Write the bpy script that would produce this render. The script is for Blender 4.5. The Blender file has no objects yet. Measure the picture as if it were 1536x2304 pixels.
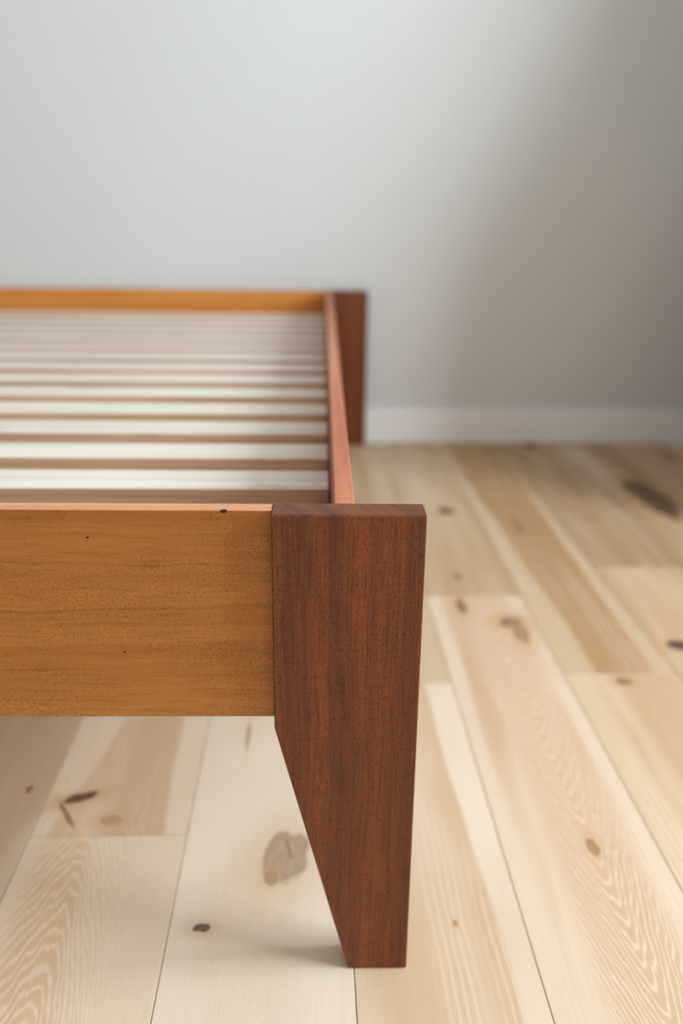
import bpy, bmesh, math, random
from mathutils import Vector, Matrix

random.seed(7)
scene = bpy.context.scene
COL = scene.collection

# ------------------------------------------------------------------ camera
cam_d = bpy.data.cameras.new('camera')
cam = bpy.data.objects.new('camera', cam_d)
COL.objects.link(cam)
Rx, Ux, Bx = ((0.9993, -0.035603, 0.011487), (0.00091, 0.330114, 0.943941), (-0.037399, -0.943269, 0.329915))
mat3 = Matrix(((Rx[0], Ux[0], Bx[0]), (Rx[1], Ux[1], Bx[1]), (Rx[2], Ux[2], Bx[2])))
cam.matrix_world = Matrix.Translation((0.24308, -0.61608, 0.65644)) @ mat3.to_4x4()
cam_d.sensor_fit = 'HORIZONTAL'
cam_d.sensor_width = 24.0
cam_d.lens = 1956.44 / 1536 * 24.0
cam_d.clip_start = 0.02
cam_d.clip_end = 50
cam_d.dof.use_dof = True
fwd = Vector((-Bx[0], -Bx[1], -Bx[2]))
cam_d.dof.focus_distance = (Vector((0.27, 0.0, 0.36)) - cam.location).dot(fwd)
cam_d.dof.aperture_fstop = 2.6
scene.camera = cam

# ------------------------------------------------------------------ world, lights, exposure
world = bpy.data.worlds.new('world')
scene.world = world
world.use_nodes = True
wb = world.node_tree.nodes['Background']
wb.inputs['Color'].default_value = (0.80, 0.90, 1.0, 1)
wb.inputs['Strength'].default_value = 1.0

ROOM = dict(x0=-2.3, x1=2.8, y0=-2.6, y1=1.8975, h=2.70)
WIN = dict(y0=-1.15, y1=0.35, z0=1.05, z1=2.50)        # daylight opening in the right wall
FILL_OPEN = dict(x0=-1.5, x1=0.6, z0=0.7, z1=2.2)         # unseen opening behind the camera, added for the fill lamp

def area(name, loc, rot, sx, sy, power, color):
    d = bpy.data.lights.new(name, 'AREA')
    d.shape = 'RECTANGLE'; d.size = sx; d.size_y = sy
    d.energy = power; d.color = color
    o = bpy.data.objects.new(name, d); COL.objects.link(o)
    o.location = loc; o.rotation_euler = rot
    return o
area('window_daylight', (ROOM['x1'] + 0.16, (WIN['y0'] + WIN['y1']) / 2, (WIN['z0'] + WIN['z1']) / 2),
     (0, math.radians(90), 0), WIN['z1'] - WIN['z0'], WIN['y1'] - WIN['y0'], 188, (0.825, 0.92, 1.0))
area('rear_fill', ((FILL_OPEN['x0'] + FILL_OPEN['x1']) / 2, ROOM['y0'] - 0.16, (FILL_OPEN['z0'] + FILL_OPEN['z1']) / 2),
     (math.radians(90), 0, 0), FILL_OPEN['x1'] - FILL_OPEN['x0'], FILL_OPEN['z1'] - FILL_OPEN['z0'], 5, (1.0, 0.90, 0.78))  # added warm fill from behind the camera, no known source

vs = scene.view_settings
scene.display_settings.display_device = 'sRGB'
vs.view_transform = 'Standard'
vs.look = 'None'
vs.gamma = 1.0
vs.use_curve_mapping = False
vs.exposure = 0.0

# ------------------------------------------------------------------ node maths helper
class G:
    """small builder: sockets and numbers in, sockets out"""
    def __init__(s, name):
        s.m = bpy.data.materials.new(name)
        s.m.use_nodes = True
        s.nt = s.m.node_tree
        s.b = s.nt.nodes['Principled BSDF']
    def n(s, t):
        return s.nt.nodes.new(t)
    def put(s, sock, v):
        if isinstance(v, S):
            s.nt.links.new(v.o, sock)
        elif isinstance(v, (tuple, list)):
            sock.default_value = (*v, 1) if (len(v) == 3 and len(sock.default_value) == 4) else v
        else:
            sock.default_value = v
    def math(s, op, a, b=0.0, c=0.0, clamp=False):
        nd = s.n('ShaderNodeMath'); nd.operation = op; nd.use_clamp = clamp
        for i, v in enumerate((a, b, c)):
            s.put(nd.inputs[i], v)
        return S(s, nd.outputs[0])
    def xyz(s, x, y, z):
        nd = s.n('ShaderNodeCombineXYZ')
        for i, v in enumerate((x, y, z)):
            s.put(nd.inputs[i], v)
        return S(s, nd.outputs[0])
    def sep(s, v):
        nd = s.n('ShaderNodeSeparateXYZ'); s.put(nd.inputs[0], v)
        return [S(s, o) for o in nd.outputs]
    def noise(s, x, y, z=0.0, detail=2.0, rough=0.5, dist=0.0):
        nd = s.n('ShaderNodeTexNoise')
        s.put(nd.inputs['Vector'], s.xyz(x, y, z))
        nd.inputs['Scale'].default_value = 1.0
        nd.inputs['Detail'].default_value = detail
        nd.inputs['Roughness'].default_value = rough
        nd.inputs['Distortion'].default_value = dist
        return S(s, nd.outputs['Fac'])
    def step(s, x, a, b):
        """smooth 0..1 as x goes a..b"""
        nd = s.n('ShaderNodeMapRange'); nd.interpolation_type = 'SMOOTHSTEP'
        s.put(nd.inputs['Value'], x)
        s.put(nd.inputs['From Min'], a); s.put(nd.inputs['From Max'], b)
        return S(s, nd.outputs['Result'])
    def mix(s, f, a, b, mode='MIX'):
        nd = s.n('ShaderNodeMix'); nd.data_type = 'RGBA'; nd.blend_type = mode
        s.put(nd.inputs[0], f); s.put(nd.inputs[6], a); s.put(nd.inputs[7], b)
        return S(s, nd.outputs[2])
    def obj(s):
        nd = s.n('ShaderNodeTexCoord')
        return s.sep(S(s, nd.outputs['Object']))
    def rand(s):
        return S(s, s.n('ShaderNodeObjectInfo').outputs['Random'])
    def bump(s, h, dist, strength=1.0):
        nd = s.n('ShaderNodeBump'); s.put(nd.inputs['Height'], h)
        nd.inputs['Distance'].default_value = dist; nd.inputs['Strength'].default_value = strength
        s.nt.links.new(nd.outputs[0], s.b.inputs['Normal'])
    def out(s, color, rough=0.5, spec=0.5):
        s.put(s.b.inputs['Base Color'], color)
        s.put(s.b.inputs['Roughness'], rough)
        s.b.inputs['Specular IOR Level'].default_value = spec
        return s.m

class S:
    def __init__(s, g, o): s.g = g; s.o = o
    def __add__(s, b): return s.g.math('ADD', s, b)
    __radd__ = __add__
    def __mul__(s, b): return s.g.math('MULTIPLY', s, b)
    __rmul__ = __mul__
    def __sub__(s, b): return s.g.math('SUBTRACT', s, b)
    def __rsub__(s, b): return s.g.math('SUBTRACT', b, s)
    def __truediv__(s, b): return s.g.math('DIVIDE', s, b)
    def sq(s): return s.g.math('MULTIPLY', s, s)
    def sqrt(s): return s.g.math('SQRT', s)
    def sin(s): return s.g.math('SINE', s)
    def abs(s): return s.g.math('ABSOLUTE', s)
    def exp(s): return s.g.math('EXPONENT', s)
    def clamp(s): return s.g.math('ADD', s, 0.0, clamp=True)

RR = 0.0118                # how far the end board sits behind the post face

def srgb(r, g, b):
    def f(c):
        c /= 255.0
        return c / 12.92 if c <= 0.04045 else ((c + 0.055) / 1.055) ** 2.4
    return (f(r), f(g), f(b))

# ------------------------------------------------------------------ materials
PALE = srgb(216, 194, 170)
TAN = srgb(196, 161, 124)
LINE = srgb(224, 205, 184)
PINK = srgb(192, 163, 132)
KNOT = srgb(120, 92, 74)

def oak(name, org=(0, 0), tone=0.35, tan=TAN, pale=PALE, cath=None, knots=(), bands=(), generic=False, seed=0.0):
    """pale oak plank; x runs across it and y along it, all positions in metres on the floor"""
    g = G(name)
    lx, ly, lz = g.obj()
    if generic:
        r = g.rand()
        sx = lx + r * 37.0
        sy = ly + r * 91.0
    else:
        sx = lx + seed; sy = ly + seed * 3.1
    x = lx + org[0]; y = ly + org[1]
    wob = g.noise(sx * 9.0, sy * 2.2, seed, 2.0) - 0.5
    jag = g.noise(sx * 130.0, sy * 45.0, seed, 2.0) - 0.5
    swirl = g.noise(sx * 22.0, sy * 9.0, seed + 3.0, 1.0) - 0.5
    v = sx + wob * 0.035
    # grain flows round the knots
    for k in knots:
        kx, ky, krx, kry = k[:4]
        dx = (x - kx) / (krx * 2.6); dy = (y - ky) / (kry * 2.6)
        w = (0.0 - (dx.sq() + dy.sq())).exp()
        v = v + w * dx * (krx * 2.2)
    rings = g.math('MULTIPLY_ADD', (v * 760.0 + jag * 1.2).sin(), 0.5, 0.5)
    ringa = g.noise(sx * 30.0, sy * 2.0, seed + 1.0, 1.0)
    lines = g.step(rings, 0.35, 1.0) * g.step(ringa, 0.42, 0.7)
    heart = g.noise(sx * 11.0 + wob * 1.5, sy * 1.1, seed + 5.0, 2.0)
    h = g.step(heart, 0.72 - tone * 0.6, 0.98 - tone * 0.6)
    cl = None
    if cath:
        kind, xc, yc, ka, kb, freq, hw, amp = cath
        dx = x - xc + wob * 0.016
        dy = (y - yc) * (1.0 if kind == 'arch' else -1.0)
        kk = g.step(dx, -0.010, 0.010) * (kb - ka) + ka
        cv = dy + ((dx * kk).sq() + 0.0008).sqrt()
        tooth = g.noise(sx * 120.0, sy * 14.0, seed + 2.0, 2.0) - 0.5
        cv = cv + tooth * 0.045 + jag * 0.003
        gap = g.noise(cv * 26.0, 0.0, seed, 1.0)
        cr = g.math('MULTIPLY_ADD', (cv * (6.2832 * freq) + gap * 5.0).sin(), 0.5, 0.5)
        reach = (0.0 - (dx / hw).sq()).exp()
        cm = g.step(reach, 0.1, 0.7)
        cl = g.step(cr, 0.55, 1.0) * cm * amp
        cd = g.step(cr, 0.5, 0.0) * cm * amp
        lines = lines * (1.0 - cm)
        h = g.math('MAXIMUM', h, cm * amp * 0.8)
    for b in bands:
        ex, s, soft, amt = b[:4]              # edge, side (+1: beyond it to the right), softness, new heart value
        edge = x - ex - wob * 0.035 - (b[4] * (y - b[5]) if len(b) > 4 else 0.0)
        mk = g.step(edge * float(s), -soft, soft)
        h = h + mk * (amt - h)
    c = g.mix(h, pale, tan)
    # broad soft colour drift along the plank
    drift = g.noise(sx * 5.0, sy * 4.0, seed + 8.0, 2.0)
    c = g.mix(g.step(drift, 0.45, 0.85) * 0.45, c, PINK)
    c = g.mix(lines * 0.45, c, LINE)
    if cl is not None:
        c = g.mix(cd * 0.35, c, srgb(200, 164, 124))
        c = g.mix(cl * 0.75, c, LINE)
    fib = g.noise(sx * 950.0 + wob * 22.0, sy * 18.0, seed, 2.0, 0.6)
    c = g.mix(g.step(fib, 0.5, 0.8) * 0.22, c, srgb(190, 156, 118))
    c = g.mix(g.step(fib, 0.5, 0.2) * 0.22, c, LINE)
    if generic:
        c = g.mix(g.step(r, 0.15, 1.0) * 0.6, c, srgb(180, 142, 102))
        # scattered knots
        vo = g.n('ShaderNodeTexVoronoi'); vo.inputs['Scale'].default_value = 1.0
        g.put(vo.inputs['Vector'], g.xyz(sx * 5.5, sy * 2.4, 0.0))
        vd = S(g, vo.outputs['Distance']) + swirl * 0.12
        c = g.mix(g.step(vd, 0.30, 0.05) * 0.5, c, srgb(178, 140, 102))
        c = g.mix(g.step(vd, 0.11, 0.06) * 0.8, c, KNOT)
    for k in knots:
        kx, ky, krx, kry, kc, halo = k[:6]
        ang = k[6] if len(k) > 6 else 0.0
        ca, sa = math.cos(ang), math.sin(ang)
        ux = (x - kx) * ca + (y - ky) * sa
        uy = (y - ky) * ca - (x - kx) * sa
        d = ((ux / krx).sq() + (uy / kry).sq()).sqrt() + (g.noise(ux / krx * 1.1 + kx * 70.0, uy / kry * 1.1, 1.0, 2.0) - 0.5) * 1.05 + jag * 0.08
        c = g.mix(g.step(d, 3.0, 1.0) * halo, c, srgb(196, 158, 116))
        inner = g.mix(g.step(g.noise(sx * 160.0, sy * 60.0, 2.0, 2.0), 0.35, 0.65), kc, tuple(q * 1.12 for q in kc))
        inner = g.mix(g.step(d, 0.75, 1.0) * 0.55, inner, tuple(q * 0.62 for q in kc))
        c = g.mix(g.step(d, 1.15, 0.82), c, inner)
    g.bump(fib, 0.00025, 0.35)
    return g.out(c, 0.47, 0.42)

def mahogany(name, along='Z', warm=0.0):
    g = G(name)
    x, y, z = g.obj()
    if along == 'Z':
        a, t = x + y * 0.6, z
    else:
        a, t = y * 0.9 + z * 0.8, x
    w = g.noise(a * 14.0, t * 3.5, 1.0, 2.0) - 0.5
    a2 = a + w * 0.012
    band = g.noise(a2 * 34.0, t * 1.0, 4.0, 4.0, 0.6)
    fine = g.noise(a2 * 560.0, t * 16.0, 0.0, 4.0, 0.7)
    speck = g.noise(a2 * 900.0, t * 420.0, 3.0, 3.0, 0.7)
    pore = g.noise(a2 * 2100.0, t * 210.0, 9.0, 1.0)
    pore2 = g.noise(a2 * 1300.0, t * 500.0, 19.0, 2.0)
    blotch = g.noise(a * 55.0, t * 9.0, 6.0, 4.0, 0.6)
    c = g.mix(g.step(band, 0.30, 0.70), srgb(102, 50, 28), srgb(146, 77, 35))
    c = g.mix(g.step(blotch, 0.48, 0.75) * 0.35, c, srgb(137, 75, 35))
    c = g.mix(g.step(blotch, 0.46, 0.28) * 0.30, c, srgb(93, 42, 32))
    c = g.mix(g.step(fine, 0.42, 0.72) * 0.75, c, srgb(64, 30, 19))
    c = g.mix(g.step(fine, 0.42, 0.25) * 0.30, c, srgb(147, 84, 44))
    c = g.mix(g.step(speck, 0.44, 0.26) * 0.45, c, srgb(160, 92, 46))
    c = g.mix(g.step(speck, 0.52, 0.70) * 0.55, c, srgb(66, 32, 20))
    c = g.mix(g.step(pore, 0.56, 0.68) * 0.70, c, srgb(40, 18, 11))
    c = g.mix(g.step(pore2, 0.56, 0.70) * 0.45, c, srgb(48, 23, 14))
    st = g.noise(a2 * 60.0, t * 0.8, 12.0, 1.0)
    c = g.mix(g.step(st, 0.58, 0.74) * 0.28, c, srgb(57, 26, 19))
    g.bump(fine - g.step(pore, 0.56, 0.68) * 0.6, 0.0003, 0.5)
    return g.out(c, 0.46, 0.35)

def iroko(name, c1, c2, flecks=1.0, knots=()):
    """golden brown board with long grain in x and short dark pores"""
    g = G(name)
    x, y, z = g.obj()
    t = z + y
    w = g.noise(x * 4.0, t * 9.0, 2.0, 2.0) - 0.5
    t2 = t + w * 0.035
    band = g.noise(x * 0.9, t2 * 30.0, 4.0, 3.0)
    fine = g.noise(x * 20.0, t2 * 420.0, 0.0, 3.0, 0.6)
    tw = t2 + x * 0.10 + (g.noise(x * 16.0, t * 34.0, 5.0, 1.0) - 0.5) * 0.012
    pore = g.noise(x * 400.0, tw * 2000.0, 9.0, 2.0)
    area_ = g.noise(x * 7.0, t * 22.0, 3.0, 2.0)
    c = g.mix(g.step(band, 0.3, 0.7), c1, c2)
    c = g.mix(g.step(g.noise(x * 1.3, t2 * 120.0, 7.0, 2.0), 0.60, 0.72) * 0.45, c, tuple(q * 0.6 for q in c1))
    c = g.mix(g.step(fine, 0.42, 0.75) * 0.45, c, tuple(q * 0.55 for q in c1))
    pm = g.step(pore, 0.52, 0.66) * (g.step(area_, 0.30, 0.60) * 0.8 + 0.2)
    c = g.mix(pm * 0.85 * flecks, c, tuple(q * 0.38 for q in c1))
    for kx, kz, kr in knots:
        d = (((x - kx) / kr).sq() + ((z - kz) / (kr * 0.7)).sq() + ((y - RR) / kr).sq()).sqrt() + (fine - 0.5) * 0.8
        c = g.mix(g.step(d, 1.3, 0.8), c, srgb(62, 26, 12))
    g.bump(fine - pm * 0.7, 0.0002, 0.4)
    return g.out(c, 0.5, 0.3)

def cherry(name):
    """pinkish orange side rail, grain along y"""
    g = G(name)
    x, y, z = g.obj()
    a = x + z
    w = g.noise(a * 12.0, y * 3.0, 2.0, 2.0) - 0.5
    fine = g.noise((a + w * 0.01) * 500.0, y * 22.0, 0.0, 3.0, 0.6)
    fl = g.noise(a * 900.0, y * 130.0, 5.0, 1.0)
    c = g.mix(g.step(g.noise(a * 60.0, y * 2.0, 1.0, 2.0), 0.3, 0.7), srgb(180, 106, 74), srgb(204, 132, 94))
    c = g.mix(g.step(fine, 0.45, 0.8) * 0.35, c, srgb(150, 80, 54))
    c = g.mix(g.step(fl, 0.62, 0.72) * 0.45, c, srgb(120, 56, 38))
    g.bump(fine, 0.0002, 0.4)
    return g.out(c, 0.5, 0.3)

def slat_wood(name):
    g = G(name)
    x, y, z = g.obj()
    r = g.rand()
    n1 = g.noise(x * 1.6 + r * 9.0, (y + z) * 60.0 + r * 50.0, r * 4.0, 3.0)
    n2 = g.noise(x * 12.0, (y + z) * 500.0, r, 2.0)
    c = g.mix(g.step(n1, 0.35, 0.75), srgb(240, 234, 224), srgb(222, 206, 188))
    c = g.mix(g.step(n2, 0.5, 0.8) * 0.25, c, srgb(200, 176, 152))
    vo = g.n('ShaderNodeTexVoronoi'); vo.inputs['Scale'].default_value = 1.0
    g.put(vo.inputs['Vector'], g.xyz(x * 3.2 + r * 13.0, (y + z) * 14.0 + r * 31.0, 0.0))
    c = g.mix(g.step(S(g, vo.outputs['Distance']), 0.14, 0.07) * 0.25, c, srgb(120, 90, 70))
    return g.out(c, 0.6, 0.3)

def slat_edge(name):
    g = G(name)
    x, y, z = g.obj()
    r = g.rand()
    n1 = g.noise(x * 3.0 + r * 9.0, z * 160.0, r * 40.0, 3.0)
    c = g.mix(g.step(n1, 0.3, 0.7), srgb(204, 172, 146), srgb(182, 146, 118))
    vo = g.n('ShaderNodeTexVoronoi'); vo.inputs['Scale'].default_value = 1.0
    g.put(vo.inputs['Vector'], g.xyz(x * 2.4 + r * 53.0, z * 30.0 + r * 31.0, 0.0))
    c = g.mix(g.step(S(g, vo.outputs['Distance']), 0.12, 0.05) * 0.8, c, srgb(80, 54, 42))
    return g.out(c, 0.7, 0.2)

def paint(name, col, rough=0.6, amp=0.00012, scale=350.0):
    g = G(name)
    x, y, z = g.obj()
    n = g.noise(x * scale, y * scale, z * scale, 3.0)
    big = g.noise(x * 1.5, y * 1.5, z * 1.5, 2.0)
    c = g.mix(g.step(big, 0.3, 0.7) * 0.5, col, tuple(q * 0.97 for q in col))
    g.bump(n, amp, 0.5)
    return g.out(c, rough, 0.3)

WALL = paint('wall_paint', (0.665, 0.68, 0.68), 0.75)
TRIM = paint('trim_paint', (0.88, 0.88, 0.89), 0.45, 0.00004)
CEIL = paint('ceiling_paint', (0.62, 0.61, 0.58), 0.8)
BEIGE = paint('beige_wall_paint', (0.56, 0.50, 0.42), 0.75)
SUB = paint('subfloor_dust', srgb(120, 92, 62), 0.9)
STEEL = G('zinc_screw').out((0.45, 0.43, 0.40), 0.35)
M_LEG = mahogany('mahogany_leg', 'Z')
M_RAIL = iroko('golden_rail_wood', srgb(168, 105, 50), srgb(192, 130, 66),
               knots=((0.0739, 0.4168, 0.0011), (0.1783, 0.4388, 0.0026), (0.0954, 0.3186, 0.0011)))
M_RTOP = iroko('lit_rail_top', srgb(214, 150, 108), srgb(234, 178, 132), 0.35, knots=((0.1783, 0.4388, 0.0026),))  # light on the board's top face painted in as a paler tone
M_RAILF = iroko('orange_rail_wood', srgb(200, 122, 50), srgb(224, 150, 72), 0.6)
M_SIDE = cherry('cherry_side_rail')
M_SLAT = slat_wood('bleached_slat_wood')
M_SEDGE = slat_edge('brown_slat_edge')  # front and back faces browner than the top
M_LEDGER = iroko('ledger_wood', srgb(150, 100, 60), srgb(170, 120, 76), 0.5)

# ------------------------------------------------------------------ mesh helpers
def link(name, me, mats, parent=None):
    o = bpy.data.objects.new(name, me)
    COL.objects.link(o)
    for m in (mats if isinstance(mats, (list, tuple)) else [mats]):
        me.materials.append(m)
    if parent:
        o.parent = parent
    return o

def bm_box(bm, x0, x1, y0, y1, z0, z1):
    vs_ = [bm.verts.new(p) for p in ((x0, y0, z0), (x1, y0, z0), (x1, y1, z0), (x0, y1, z0),
                                     (x0, y0, z1), (x1, y0, z1), (x1, y1, z1), (x0, y1, z1))]
    for f in ((3, 2, 1, 0), (4, 5, 6, 7), (0, 1, 5, 4), (1, 2, 6, 5), (2, 3, 7, 6), (3, 0, 4, 7)):
        bm.faces.new([vs_[i] for i in f])

def bm_prism(bm, pts, y0, y1):
    """outline pts (x,z), counter-clockwise seen from -y, pulled from y0 to y1"""
    a = [bm.verts.new((x, y0, z)) for x, z in pts]
    b = [bm.verts.new((x, y1, z)) for x, z in pts]
    bm.faces.new(a); bm.faces.new(b[::-1])
    n = len(pts)
    for i in range(n):
        j = (i + 1) % n
        bm.faces.new((a[j], a[i], b[i], b[j]))

def finish(bm, name, bevel=0.0, segs=3):
    bmesh.ops.recalc_face_normals(bm, faces=bm.faces[:])
    if bevel:
        bmesh.ops.bevel(bm, geom=bm.edges[:], offset=bevel, segments=segs, profile=0.5, affect='EDGES')
        for f in bm.faces:
            f.smooth = True
    me = bpy.data.meshes.new(name)
    bm.to_mesh(me); bm.free()
    return me

def box(name, b, mat, parent=None, bevel=0.0, segs=2, kind=None):
    bm = bmesh.new(); bm_box(bm, *b)
    o = link(name, finish(bm, name, bevel, segs), mat, parent)
    if bevel:
        o.modifiers.new('normals', 'WEIGHTED_NORMAL').keep_sharp = False
    if kind:
        o['kind'] = kind
    return o

def boxes(name, bs, mat, kind=None, parent=None):
    bm = bmesh.new()
    for b in bs:
        bm_box(bm, *b)
    o = link(name, finish(bm, name), mat, parent)
    if kind:
        o['kind'] = kind
    return o

# ------------------------------------------------------------------ room shell
X0, X1, Y0, Y1, HH = ROOM['x0'], ROOM['x1'], ROOM['y0'], ROOM['y1'], ROOM['h']
TH = 0.14
floor = box('floor', (X0 - TH, X1 + TH, Y0 - TH, Y1 + TH, -0.10, -0.012), SUB, kind='structure')
box('wall_back', (X0 - TH, X1 + TH, Y1, Y1 + TH, -0.012, HH), WALL, kind='structure')
box('wall_left', (X0 - TH, X0, Y0 - TH, Y1, -0.012, HH), BEIGE, kind='structure')
boxes('wall_right', [(X1, X1 + TH, Y0 - TH, WIN['y0'], -0.012, HH), (X1, X1 + TH, WIN['y1'], Y1, -0.012, HH),
                     (X1, X1 + TH, WIN['y0'], WIN['y1'], -0.012, WIN['z0']), (X1, X1 + TH, WIN['y0'], WIN['y1'], WIN['z1'], HH)],
      WALL, 'structure')
boxes('wall_front', [(X0, FILL_OPEN['x0'], Y0 - TH, Y0, -0.012, HH), (FILL_OPEN['x1'], X1, Y0 - TH, Y0, -0.012, HH),
                     (FILL_OPEN['x0'], FILL_OPEN['x1'], Y0 - TH, Y0, -0.012, FILL_OPEN['z0']), (FILL_OPEN['x0'], FILL_OPEN['x1'], Y0 - TH, Y0, FILL_OPEN['z1'], HH)],
      BEIGE, 'structure')
box('ceiling', (X0 - TH, X1 + TH, Y0 - TH, Y1 + TH, HH, HH + 0.1), CEIL, kind='structure')
# unseen panel right of the picture, added and shaped to shade the back wall

PY = 1.10
bm = bmesh.new()
bm_prism(bm, [(1.27, -0.012), (X1, -0.012), (X1, HH), (1.60, HH), (1.55, 1.33), (1.37, 1.01), (1.305, 0.857), (1.277, 0.67)], PY, PY + 0.08)
link('shade_panel', finish(bm, 'shade_panel'), BEIGE)['kind'] = 'structure'

def frame(name, horizontal, a0, a1, z0, z1, c):
    w = 0.05
    def bb(p0, p1, q0, q1):
        return (p0, p1, c, c + 0.05, q0, q1) if horizontal else (c, c + 0.05, p0, p1, q0, q1)
    mid = (a0 + a1) / 2
    return boxes(name, [bb(a0, a0 + w, z0, z1), bb(a1 - w, a1, z0, z1), bb(a0 + w, a1 - w, z0, z0 + w), bb(a0 + w, a1 - w, z1 - w, z1)],
                 TRIM, 'structure')
frame('window_1', False, WIN['y0'], WIN['y1'], WIN['z0'], WIN['z1'], X1 + 0.06)
frame('fill_opening', True, FILL_OPEN['x0'], FILL_OPEN['x1'], FILL_OPEN['z0'], FILL_OPEN['z1'], Y0 - 0.11)  # frame of the opening added for the fill lamp

BBH, BBT = 0.101, 0.014
def baseboard(name, b):
    return box(name, b, TRIM, None, 0.002, 2, 'structure')
baseboard('baseboard_back', (X0, X1, Y1 - BBT, Y1, 0.0, BBH))
baseboard('baseboard_left', (X0, X0 + BBT, Y0, Y1 - BBT, 0.0, BBH))
baseboard('baseboard_right', (X1 - BBT, X1, Y0, PY, 0.0, BBH))
baseboard('baseboard_front', (X0 + BBT, X1 - BBT, Y0, Y0 + BBT, 0.0, BBH))

# ------------------------------------------------------------------ floor planks
PWID, PX0 = 0.17226, -0.0643
def edge_x(k):
    return PX0 + PWID * k + (0.0035 if k == 2 else 0.0)
HERO = {}
GENERIC = [oak('oak_plank_common', generic=True, tone=0.35), oak('oak_plank_tawny', generic=True, tone=0.7, seed=4.0),
           oak('oak_plank_pale', generic=True, tone=0.1, seed=9.0)]
JOINTS = {-1: [-1.3, 0.95], 0: [-1.6, 0.180], 1: [-0.95, 0.86], 2: [-1.2, 0.500], 3: [-0.95, 0.802], 4: [-1.4, 0.523],
          5: [-0.9, 0.93], 6: [-1.5, 0.35], 7: [-1.0, 0.75]}
DK = srgb(93, 71, 58)
SPEC = {  # far planks darker: part of the shade there is put into their colour
    (0, 1): dict(tone=0.0, cath=('arch', 0.003, 0.06, 2.6, 5.0, 46.0, 0.052, 0.85), bands=((0.022, 1, 0.012, 0.12, -0.1, 0.0),), seed=1.3,
                 tan=srgb(204, 168, 128), pale=srgb(217, 198, 176)),
    (0, 2): dict(tone=0.7, tan=srgb(196, 165, 133), bands=((0.082, 1, 0.004, 0.0, -0.05, 0.2), (-0.028, -1, 0.006, 0.15, 0.16, 0.26)), seed=2.1,
                 knots=((-0.026, 0.246, 0.021, 0.008, DK, 0.75, 0.40), (-0.033, 0.216, 0.0030, 0.026, srgb(140, 110, 88), 0.25, 0.55),
                        (0.020, 0.205, 0.012, 0.008, srgb(174, 143, 109), 0.6))),
    (1, 1): dict(tone=-0.12, seed=3.7, cath=('vee', 0.190, 0.030, 3.0, 3.0, 85.0, 0.045, 0.22), pale=srgb(224, 208, 189), tan=srgb(212, 190, 165),
                 knots=((0.219, 0.143, 0.0235, 0.041, srgb(169, 142, 118), 0.28, -0.12), (0.203, 0.111, 0.007, 0.010, srgb(164, 132, 100), 0.25), (0.221, 0.155, 0.0012, 0.016, srgb(128, 100, 84), 0.0, 0.2),
                        (0.139, 0.047, 0.0085, 0.0055, srgb(107, 87, 75), 0.35),
                        (0.163, 0.370, 0.0022, 0.030, srgb(156, 136, 116), 0.12))),
    (2, 1): dict(tone=0.75, seed=5.2, tan=srgb(203, 174, 141), pale=srgb(224, 207, 186), bands=((0.424, 1, 0.004, -0.1, -0.03, 0.1),),
                 knots=((0.385, 0.047, 0.0022, 0.004, srgb(172, 130, 92), 0.4),)),
    (2, 2): dict(tone=0.6, seed=6.1, tan=srgb(182, 152, 114), pale=srgb(200, 176, 146), bands=((0.40, 1, 0.01, 0.05),)),
    (3, 1): dict(tone=0.45, seed=7.9, cath=('vee', 0.551, 0.160, 6.0, 5.0, 40.0, 0.046, 1.0), tan=srgb(198, 165, 131), pale=srgb(216, 196, 171),
                 bands=((0.478, -1, 0.008, 0.0), (0.607, 1, 0.006, 0.05)),
                 knots=((0.553, 0.151, 0.006, 0.014, srgb(163, 127, 88), 0.5), (0.583, 0.695, 0.018, 0.018, srgb(109, 86, 71), 0.85),
                        (0.592, 0.655, 0.012, 0.032, srgb(163, 129, 95), 0.5), (0.510, 0.760, 0.008, 0.030, srgb(139, 104, 71), 0.6))),
    (3, 2): dict(tone=0.6, seed=8.4, tan=srgb(182, 152, 114), pale=srgb(200, 176, 146), knots=((0.523, 0.890, 0.009, 0.013, srgb(135, 104, 75), 0.5), (0.559, 1.270, 0.017, 0.024, srgb(102, 82, 65), 0.5))),
    (4, 1): dict(tone=0.6, seed=9.3, tan=srgb(190, 158, 120), pale=srgb(208, 184, 153), bands=((0.668, -1, 0.010, 0.05), (0.69, 1, 0.02, 0.85)),
                 knots=((0.708, 0.500, 0.012, 0.010, srgb(139, 108, 78), 0.5),)),
    (4, 2): dict(tone=0.2, seed=10.2, tan=srgb(172, 136, 92), pale=srgb(198, 173, 140), bands=((0.664, 1, 0.008, 1.0, -0.02, 0.9), (0.772, 1, 0.007, 0.1, 0.02, 0.9)),
                 knots=((0.703, 1.170, 0.010, 0.060, srgb(148, 114, 78), 0.3),)),
    (5, 1): dict(tone=0.7, seed=11.6, pale=srgb(202, 178, 148), tan=srgb(186, 153, 114), knots=((0.838, 0.612, 0.020, 0.017, srgb(89, 69, 56), 0.6),)),
    (5, 2): dict(tone=0.75, seed=12.7, pale=srgb(190, 164, 132), tan=srgb(165, 132, 96), knots=((0.897, 1.850, 0.024, 0.030, srgb(85, 65, 48), 0.5),)),
    (6, 2): dict(tone=0.8, seed=13.2, tan=srgb(163, 130, 95), knots=((1.075, 1.36, 0.042, 0.15, srgb(109, 84, 60), 0.35),)),
    (-1, 1): dict(tone=0.8, seed=14.4, tan=srgb(184, 157, 129), knots=((-0.089, 0.263, 0.0045, 0.007, srgb(130, 100, 78), 0.4),)),
}
GAP = 0.0004
k = math.floor((X0 - PX0) / PWID)
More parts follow.
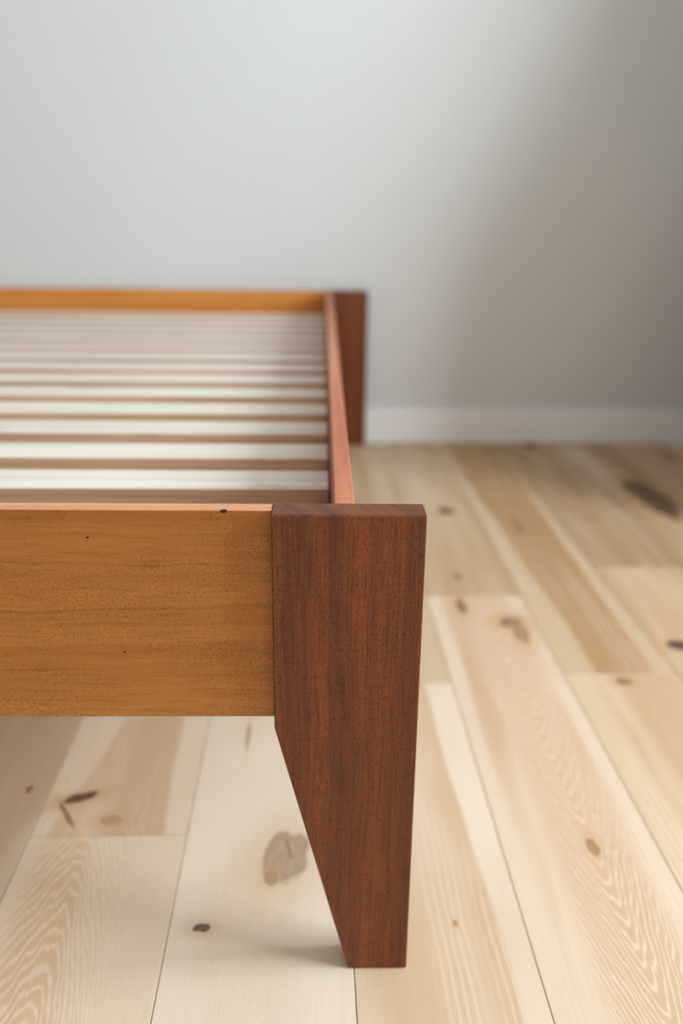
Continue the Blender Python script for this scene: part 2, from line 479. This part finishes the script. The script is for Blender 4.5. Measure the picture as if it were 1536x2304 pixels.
while edge_x(k) < X1:
    a = max(edge_x(k), X0) + GAP; b = min(edge_x(k + 1), X1) - GAP
    js = JOINTS.get(k) or [-1.6 + random.random() * 0.9, 0.1 + random.random() * 1.2]
    ys = [Y0] + js + [Y1]
    for i in range(len(ys) - 1):
        w, l = b - a, ys[i + 1] - ys[i] - 2 * GAP
        bm = bmesh.new(); bm_box(bm, 0, w, 0, l, -0.012, 0)
        top = [e for e in bm.edges if all(v.co.z > -0.001 for v in e.verts)]
        bmesh.ops.bevel(bm, geom=top, offset=0.0005, segments=1, affect='EDGES')
        me = bpy.data.meshes.new('plank'); bm.to_mesh(me); bm.free()
        sp = SPEC.get((k, i))
        if sp:
            m = oak('oak_plank_figured', org=(a, ys[i] + GAP), **sp)
        else:
            m = GENERIC[random.choice((0, 0, 1, 2))]
        p = link('plank', me, m, floor)
        p.location = (a, ys[i] + GAP, 0)
    k += 1

# ------------------------------------------------------------------ bed frame
H = 0.44
T = 0.0278                 # post thickness
LEN = 1.862                # front face of the far posts
RB = 0.016                 # board thickness
RR = 0.0118                # how far the end board sits behind the post face
RX1 = 0.2783; RX0 = RX1 - RB     # side board
ZR = 0.2587                # underside of the boards
BW = 1.40                  # inside width
bed = bpy.data.objects.new('bed_frame', None)
COL.objects.link(bed)
bed.rotation_euler = (0, 0, -0.01512)
bed['label'] = 'low wooden bed frame with reddish tapered corner posts and pale slats on the plank floor'
bed['category'] = 'bed'

def leg(xl, mirror=False, y=0.0):
    P = [(0.0, H), (0.0, 0.2547), (0.0635, 0.0), (0.117, 0.0), (0.117, H)]
    if mirror:
        P = [(-px_, pz) for px_, pz in P][::-1]
    bm = bmesh.new(); bm_prism(bm, P, 0.0, T)
    o = link('leg', finish(bm, 'leg', 0.0016, 3), M_LEG, bed)
    o.modifiers.new('normals', 'WEIGHTED_NORMAL')
    o.location = (xl, y, 0)
    return o
XL = 0.2148
leg(XL)
far = leg(RX0, y=LEN)
LX1 = RX0 - BW             # inner face of the left side board
leg(LX1 + (RX0 - XL), mirror=True)
leg(LX1, mirror=True, y=LEN)

# end boards: the near one between the posts, the far one between the far posts
o = box('end_rail', (LX1 + (RX0 - XL), XL, RR, T, ZR, H - 0.0008), M_RAIL, bed, 0.0009, 2)
o['label'] = 'golden brown end board'
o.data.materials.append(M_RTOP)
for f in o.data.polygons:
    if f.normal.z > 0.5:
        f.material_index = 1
o = box('end_rail', (LX1, RX0, LEN, LEN + RB, ZR, H - 0.0008), M_RAILF, bed, 0.0012, 2)
o['label'] = 'golden brown end board'
for x in (RX0, LX1 - RB):
    o = box('side_rail', (x, x + RB, T, LEN, ZR, H - 0.0005), M_SIDE, bed, 0.0012, 2)
    o['label'] = 'pinkish brown side board'
# ledgers that carry the slats
ZS = 0.38; ST = 0.018
for x in (RX0 - 0.02, LX1):
    box('ledger', (x, x + 0.02, T, LEN, ZS - ST - 0.03, ZS - ST), M_LEDGER, bed, 0.001, 1)
box('centre_beam', (RX0 - BW / 2 - 0.02, RX0 - BW / 2 + 0.02, T, LEN, ZS - ST - 0.07, ZS - ST), M_LEDGER, bed, 0.001, 1)
sl_me = None
for i in range(15):
    y0 = 0.25 - 0.1165 + i * 0.1165
    if sl_me is None:
        s_ = box('slat', (-BW + 0.002, -0.002, 0, 0.068, -ST, 0), M_SLAT, bed, 0.002, 2)
        sl_me = s_
        s_.data.materials.append(M_SEDGE)
        for f in s_.data.polygons:
            if abs(f.normal.y) > 0.75:
                f.material_index = 1
    else:
        s_ = sl_me.copy(); COL.objects.link(s_); s_.parent = bed
    s_.location = (RX0, y0, ZS)
